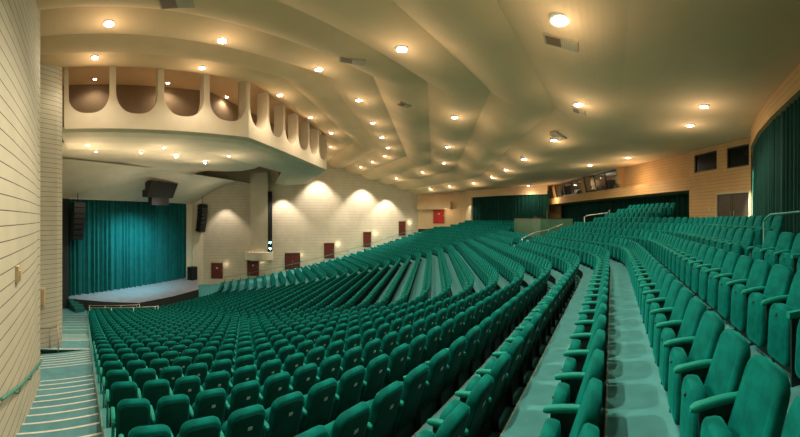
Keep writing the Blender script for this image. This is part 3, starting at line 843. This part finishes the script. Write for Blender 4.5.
# far-side walls: doors along the far wall
wd = fwd.normalized(); flen = fwd.length
def u_of(px):
    d_, _ = ray(px, 0); A_ = Matrix(((fwd.x, -d_.x), (fwd.y, -d_.y))); b_ = -fw0
    s_ = A_.inverted() @ b_; return s_.x, s_.y
DO = [(217, 278.6, 'reddoor', 'red door in the far wall nearest the stage'), (253, 276, 'reddoor', 'red door in the far wall beneath the rounded ledge'),
      (292.5, 269.5, 'reddoor', 'dark red double door, third from the stage in the far wall'), (329, 258.5, 'reddoor', 'red door, fourth from the stage in the far wall'),
      (367, 247, 'reddoor', 'red door, fifth from the stage in the far wall'), (402, 235.7, 'reddoor', 'red door high in the far wall, sixth from the stage')]
lamps = []
for i, (px, py, mt_, lab) in enumerate(DO):
    u, dist = u_of(px); z = ZC - (py - 218.5) / F * dist
    M = frame_of(fw0, wd, u * flen, z, -1, .03)
    door('door_%d' % (i + 2), M, (1.6, 1.6, 1.9, 1.45, 1.2, 1.15)[i], 2.15, mt_, i == 2, lab, 'black' if i == 2 else 'frame', sign=(i < 2))
    q = M @ Vector((1.25, .35, 2.0)); lamps.append(q)
def on_line(px, P_, D_):
    r_, _ = ray(px, 0); A_ = Matrix(((D_.x, -r_.x), (D_.y, -r_.y))); q_ = A_.inverted() @ (-P_); return q_.x, q_.y
v7, d7 = on_line(439, PC0, PCd)
door('door_8', frame_of(PC0, PCd, v7, ZC - .75, -1 if (Vector((-PCd.y, PCd.x)).y > 0) else 1, .05), 1.75, 2.1, 'brightred', False, 'bright red door in the far rear corner under a tan bulkhead', sign=True)
p7 = PC0 + PCd * v7
va, _ = on_line(418.5, PC0, PCd); vb, _ = on_line(452, PC0, PCd)
bk = MB(); bk.box((va + .1, 0, ZC + 1.35), (vb, .9, ZC + 2.45), frame_of(PC0, PCd, 0, 0, -1, 0))
struct(bk.build('trim_20', 'plaster'), 'tan bulkhead over the bright red door')
# pier, ledge and dark slot on the far wall
u, dist = u_of(259)
M = frame_of(fw0, wd, u * flen, 0, -1, 0)
pm = MB(); pm.box((-1.15, 0, ZC - 5.6), (1.15, 1.3, ZC + 6), M); struct(pm.build('wall_right_pier', 'plaster_lt'), 'pale pier rising above the rounded ledge')
pm = MB()
arcp = [(-1.9, 0)] + [(1.9 * -math.cos(math.pi * i / 14), .6 + 1.2 * math.sin(math.pi * i / 14)) for i in range(15)] + [(1.9, 0)]
pm.prism(arcp, ZC - 5.45, ZC - 4.45, M); struct(pm.build('trim_21', 'plaster_lt'), 'rounded ledge above the second red door')
pm = MB(); pm.box((1.18, .03, ZC - 4.4), (1.75, .9, ZC + 3.6), M); o = pm.build('lighting_slot', 'dark'); tag(o, 'tall dark lighting slot beside the pale pier on the far wall', 'lighting slot')
for j in range(2):
    lm = MB(); lm.tube([M @ Vector((1.45, 1.0, ZC - 3.9 + j * .8)), M @ Vector((1.45, 1.25, ZC - 3.95 + j * .8))], .17, 12); lm.cur = 1
    c_ = M @ Vector((1.45, 1.27, ZC - 3.95 + j * .8)); lm.tube([M @ Vector((1.45, 1.25, ZC - 3.95 + j * .8)), c_], .13, 12)
    o = lm.build('stage_light', ['black', 'bluebulb']); tag(o, ['lower', 'upper'][j] + ' of two cyan glowing stage lights in the dark slot', 'light', 'cyan lights in the slot')
# rail along the far wall
pr = []; pst = []
for i in range(9):
    u_ = .0 + 1.02 * i / 8; q = FW(u_, 1.1); kk = max(min(kappa(q), 30), -3); z = zf(kk) + 1.0; pr.append((q.x, q.y, z)); pst.append((q.x, q.y, z, zf(kk) - .1))
rail('handrail', pr, pst, 'long thin rail sloping up along the far side wall', 'rail', .03)
# near wall: handrail, box
pr = [(-4.2, -1.33, ZC - 2.45), (-5.4, -1.36, ZC - 2.85), (-6.6, -1.42, ZC - 3.2), (-7.8, -1.52, ZC - 3.55), (-8.7, -1.62, ZC - 3.85)]
e = rail('handrail', pr, [], 'green handrail fixed low on the near cream block wall', 'rail', .025)
for (x_, y_, z_) in pr[1:]:
    m_ = MB(); m_.tube([(x_ + .1, y_ - .12, z_ - .10), (x_ + .1, y_ - .02, z_ - .10), (x_ + .1, y_, z_ - .01)], .012, 6)
    m_.build('bracket', 'rail', e, at=pr[0]).location = (0, 0, 0)
m_ = MB(); m_.box((-5.55, -1.47, ZC - 1.1), (-5.35, -1.40, ZC - .82)); m_.box((-5.52, -1.40, ZC - 1.05), (-5.38, -1.37, ZC - .9)); o = m_.build('wall_box', 'grille'); tag(o, 'small beige box fixed to the near cream block wall', 'wall box')
m_ = MB(); m_.box((-15.3, -2.95, ZC - 4.1), (-14.85, -2.65, ZC - 3.3)); m_.box((-14.85, -2.9, ZC - 4.0), (-14.8, -2.7, ZC - 3.4)); o = m_.build('wall_light', 'grille'); tag(o, 'boxy beige step light on the pier at the aisle', 'wall light')
rail('handrail', [(-14.2, -1.9, zf(14) + .75), (-14.6, -2.0, zf(14) + .95), (-15.1, -2.4, zf(15) + .9), (-15.1, -3.6, zf(15) + .9)], [(-14.2, -1.9, zf(14) + .75, zf(14)), (-15.05, -2.4, zf(15) + .9, zf(15))],
     'small looped handrail at the aisle landing by the pier', 'silver', .03)

# ------------------------------------------------------------------ ceiling lamps
def on_ceiling(px, py):
    d_, sl = ray(px, py); r_ = 10.0
    lo_, hi_ = 1.0, 90.0
    r_ = 1.0
    while r_ < 90:
        h = ceil_h(kappa(d_ * r_))
        if sl * r_ >= h: break
        r_ += .02
    return Vector((d_.x * r_, d_.y * r_, ZC + h))
L1 = [(109, 23), (95, 57), (222, 40), (202, 67.5), (319, 69), (402, 48.5), (560, 19), (359, 100), (455, 117), (579, 104), (554, 140), (524, 159), (506, 170),
      (704, 106), (690, 125), (628, 157.6), (448, 146.7), (444, 163), (422.5, 172), (449.5, 186), (473.7, 182.7), (499, 190), (528, 185.5), (492.7, 177.5),
      (590, 165), (372.7, 122.7), (382, 137.3), (388, 147.8), (384.8, 156), (372.4, 161.8), (360.6, 167), (330.6, 146.7), (331, 133), (320, 155), (396.6, 178), (430, 188.7), (280, 95), (310.5, 117.4)]
LAMPW = 240
ld = {}
def spot(loc, power, ang=2.4, blend=.6, col=(1, .87, .68), r_=.08, dirv=(0, 0, -1), name='downlight_beam'):
    l = bpy.data.lights.new(name, 'SPOT'); l.energy = power; l.spot_size = ang; l.spot_blend = blend; l.color = col; l.shadow_soft_size = r_
    o = bpy.data.objects.new(name, l); COL.objects.link(o); o.location = loc
    o.rotation_euler = Vector(dirv).to_track_quat('-Z', 'Y').to_euler(); return o
def point(loc, power, col=(1, .80, .56), r_=.08):  # serves lamps and also added fill points without a fixture
    l = bpy.data.lights.new('lamp_and_fill_glow', 'POINT'); l.energy = power; l.color = col; l.shadow_soft_size = r_
    o = bpy.data.objects.new('lamp_and_fill_glow', l); COL.objects.link(o); o.location = loc; return o
b = MB()
n = 16
ring = lambda r_, z: [(r_ * math.cos(2 * math.pi * i / n), r_ * math.sin(2 * math.pi * i / n), z) for i in range(n + 1)]
b.grid([ring(.20, .10), ring(.20, -.03), ring(.165, -.04), ring(.15, -.01), ring(.14, .10)]); ME_ring = mesh_of(b, 'trim_ring', 'trimw')
b = MB(); b.grid([ring(.001, -.05), ring(.07, -.045), ring(.115, -.025), ring(.135, .0), ring(.135, .06)]); ME_bulb = mesh_of(b, 'bulb', 'bulb')
def lamp_label(px, py):
    if px < 230 and py < 80: return {109: 'ceiling downlight at upper left, above the first opening pair', 95: 'ceiling downlight directly above the leftmost U-shaped opening', 222: 'large ceiling downlight between the left edge and the panel corners', 202: 'ceiling downlight above the third U-shaped opening'}[px]
    return None
names = {(109, 23): 'bright ceiling downlight closest to the upper left corner, near the block wall', (95, 57): 'ceiling downlight just above the leftmost U-shaped opening',
 (222, 40): 'ceiling downlight third from the left, on the second panel above the bridge', (202, 67.5): 'ceiling downlight just above the third and fourth U-shaped openings',
 (319, 69): 'ceiling downlight beside the brown vent on the left panels', (402, 48.5): 'lone ceiling downlight on the long panel at upper centre', (560, 19): 'large lone ceiling downlight above the biggest brown vent',
 (359, 100): 'large ceiling downlight on the panel right of the bridge', (704, 106): 'upper of two ceiling downlights over the right rows', (690, 125): 'lower of two ceiling downlights over the right rows',
 (579, 104): 'ceiling downlight beside a small vent at right of the sharpest panel corner', (455, 117): 'upper of two ceiling downlights inside the second sharp chevron', (448, 146.7): 'lower of two ceiling downlights inside the second sharp chevron'}
from collections import defaultdict
desc = ['ceiling downlight, %s of the small lamps over the centre block counted from the right']
rest = [q for q in L1 if q not in names]
rest.sort(key=lambda q: -q[0])
for i, q in enumerate(rest): names[q] = f'small ceiling downlight, {ORD(i + 1)} from the right among those over the centre and far blocks'
r0 = None
for q in L1:
    P = on_ceiling(*q)
    if r0 is None:
        r0 = empty('ceiling_downlight', P); rr = r0
        for nm, me_ in (('trim_ring', ME_ring), ('bulb', ME_bulb)):
            o = bpy.data.objects.new(nm, me_); COL.objects.link(o); o.parent = rr
    else:
        rr = r0.copy(); COL.objects.link(rr)
        for ch in r0.children: c = ch.copy(); COL.objects.link(c); c.parent = rr
    rr.location = P
    tag(rr, names[q], 'ceiling light', 'round ceiling downlights')
    spot(P + Vector((0, 0, -.09)), LAMPW * (1.0 if P.xy.length < 30 else .8), 2.5)
    point(P + Vector((0, 0, -1.1)), LAMPW * .115); point(P + Vector((0, 0, -.22)), LAMPW * .012)  # both points are added fill for the ceiling, without a fixture
# lamps of the same grid outside the view
for (x_, y_) in ((-1.7, 2.4), (-5.2, 2.6)):
    z = ZC + ceil_h(kappa((x_, y_)))
    spot((x_, y_, z - .09), LAMPW * (2.4 if x_ == -1.7 else 4.6), 2.5, r_=.02); point((x_, y_, z - .9), LAMPW * .06)  # spot is the lamp; the point below it is added fill
# recess lamps and canopy lamps
def small_lamp(P, label, pw, kind='ceiling_downlight'):
    rr = r0.copy(); COL.objects.link(rr)
    for ch in r0.children: c = ch.copy(); COL.objects.link(c); c.parent = rr
    rr.location = P; rr.scale = (.7, .7, .7); tag(rr, label, 'ceiling light', 'small lamps of the bridge and canopy')
    if P.z < ZC + 6: point(P + Vector((0, 0, -1.6)), 75)  # added fixtureless fill that brightens the canopy underside
    spot(P + Vector((0, 0, -.09)), pw, 2.6)
for (px, py, c_, h, lab) in ((95, 79, 19.5, 8.72, 'small lamp seen through the leftmost U-shaped opening'), (168, 83, 19.5, 8.72, 'small lamp seen through the third U-shaped opening'), (226.7, 97, 19.5, 8.74, 'small lamp seen through the U-shaped opening at the bend'),
                       (96, 151.5, 0, 4.5, 'small canopy lamp, leftmost in the lower row above the stage'), (141, 153, 0, 4.5, 'small canopy lamp, second from left in the lower row above the stage'), (176, 157, 0, 4.5, 'small canopy lamp above the speaker cluster'),
                       (205, 163, 0, 4.5, 'small canopy lamp, rightmost above the stage'), (88, 145, 0, 4.5, 'small bridge lamp at far left under the openings'), (164, 147.5, 0, 4.5, 'small bridge lamp under the fourth opening'), (229, 156, 0, 4.5, 'small bridge lamp under the bend of the bridge')):
    d_, sl = ray(px, py); r_ = h / sl; small_lamp(Vector((d_.x * r_, d_.y * r_, ZC + h)), lab, 80 if h > 6 else 420)
# vents
def vent(px, py, w, l, rot, label):
    P = on_ceiling(px, py); kx = (ceil_h(kappa((P.x + .3, P.y))) - ceil_h(kappa((P.x - .3, P.y)))) / .6; ky = (ceil_h(kappa((P.x, P.y + .3))) - ceil_h(kappa((P.x, P.y - .3)))) / .6
    e = empty('ceiling_vent', P); e.rotation_euler = (Vector((-kx, -ky, 1)).to_track_quat('Z', 'Y') @ Matrix.Rotation(rot, 3, 'Z').to_quaternion()).to_euler(); tag(e, label, 'vent')
    f = MB(); f.box((-w / 2, -l / 2, -.02), (w / 2, l / 2, .12)); f.build('vent_frame', 'grille', e)
    f = MB(); f.box((-w / 2 + .05, 0, -.03), (w / 2 - .05, l / 2 - .05, -.02)); f.build('vent_opening', 'vent', e)
    f = MB()
    for i in range(6): f.box((-w / 2 + .05, -l / 2 + .05 + i * (l / 2 - .08) / 6, -.035), (w / 2 - .05, -l / 2 + .08 + i * (l / 2 - .08) / 6, -.02))
    f.build('vent_slats', 'frame', e)
vent(561, 42, .42, .75, math.pi / 2 * 0 + .1, 'largest brown ceiling vent, beneath the lone bright downlight')
vent(352, 61, .5, .9, .9, 'brown ceiling vent on the long panel left of centre')
vent(404, 105, .5, .6, .5, 'small brown ceiling vent inside the chevron panels')
vent(579, 111, .5, .5, 0, 'small brown vent beside the downlight at the panel corner')
vent(558, 136.5, .6, .6, .2, 'small brown vent above the rear centre rows')
vent(176, 1, .6, .9, 1.2, 'brown ceiling vent at the top edge, left of centre')

# wall washers on the far wall, stage curtain lights, door lamps
for px, off, hgt, pw in ((283, 1.6, 4.3, 1500), (318, 1.7, 7.0, 2400), (362, 1.7, 6.0, 2400), (386, 1.5, 4.4, 1500), (226, 1.6, 3.0, 700)):
    u, dist = u_of(px); q = FW(u, off); 
    spot((q.x, q.y, ZC + hgt), pw, 1.55, .5, (1, .88, .76), .1, (0, 0, -1), 'wall_washer')
# ceiling-side washers of the near block walls
spot((-10.5, -2.6, ZC + 6.6), 500, 1.9, .6, (1, .88, .66), .1)
for t_, pw, col in ((0, 5200, (.30, .88, 1)), (-3.5, 1300, (.35, .9, 1)), (4.0, 1300, (.35, .9, 1))):
    p = AX(31.5, t_ * .8 - 1.4, ZC + .8)
    tgt = AX(37, t_ - 1.4, ZC - 5.0); spot(p, pw * .60, 1.75, 1.0, col, .3, tgt - p, 'curtain_light')
for q in lamps[3:]: point(q, 9, (1, .85, .65), .06)
for q in lamps[:3]: point(q, 4, (1, .85, .65), .06)
point((p7.x + 1.6, p7.y - .6, ZC + 1.2), 14)
# grazing light at the inner edge of each rear drape
spot((5.75, 13.9, ZC + 3.3), 2600, .7, .8, (.8, 1, .9), .05, Vector((6.75, 14.5, ZC + .6)) - Vector((5.75, 13.9, ZC + 3.3)), 'drape_light')
p = mCW[0]; spot((p.x - .6, p.y - .9, ZC + 2.8), 150, 1.1, .6, (.8, 1, .9), .05, (.3, .3, -1), 'drape_light')
# rear wall lamps
point(AX(-8.9, 9.0, ZC + 3.7), 60, (.8, .95, 1)); point(AX(-8.9, 3.0, ZC + 3.7), 25, (.8, .95, 1))
point(AX(-6.8, -4.0, ZC + 2.9), 50, (1, .72, .42)); point(AX(-6.9, 12.5, ZC + 2.3), 60, (1, .72, .42)); point(AX(-8.8, -3, ZC + 3.2), 14, (.8, 1, .9))
for t_ in (-5.5, 0, 5.5): point(AX(30.2, t_, ZC + 1.6), 55, (1, .88, .7))  # added fill points that brighten the stage header, no fixtures there
# aisle landing lights
spot((-12.6, -.9, ZC + 6.5), 260, .9, .5, (.8, .93, 1), .1)

# ------------------------------------------------------------------ world, view, camera
w = bpy.data.worlds.new('house_dim'); sc.world = w; w.use_nodes = True
w.node_tree.nodes['Background'].inputs[0].default_value = (.5, .45, .35, 1); w.node_tree.nodes['Background'].inputs[1].default_value = .05
sc.view_settings.view_transform = 'Standard'; sc.view_settings.look = 'None'; sc.view_settings.gamma = 1; sc.view_settings.use_curve_mapping = False
sc.view_settings.exposure = 0.6
sc.cycles.max_bounces = 8; sc.cycles.diffuse_bounces = 5
cam = bpy.data.cameras.new('camera'); co = bpy.data.objects.new('camera', cam); COL.objects.link(co); sc.camera = co
cam.type = 'PANO'; cam.panorama_type = 'CENTRAL_CYLINDRICAL'
cam.central_cylindrical_range_u_min = -400 / F; cam.central_cylindrical_range_u_max = 400 / F
cam.central_cylindrical_range_v_min = -218.5 / F; cam.central_cylindrical_range_v_max = 218.5 / F
cam.central_cylindrical_radius = 1.0
cam.clip_start = .05; cam.clip_end = 300
co.location = (0, 0, ZC)
co.rotation_euler = (math.pi / 2, 0, (612 - 400) / F)
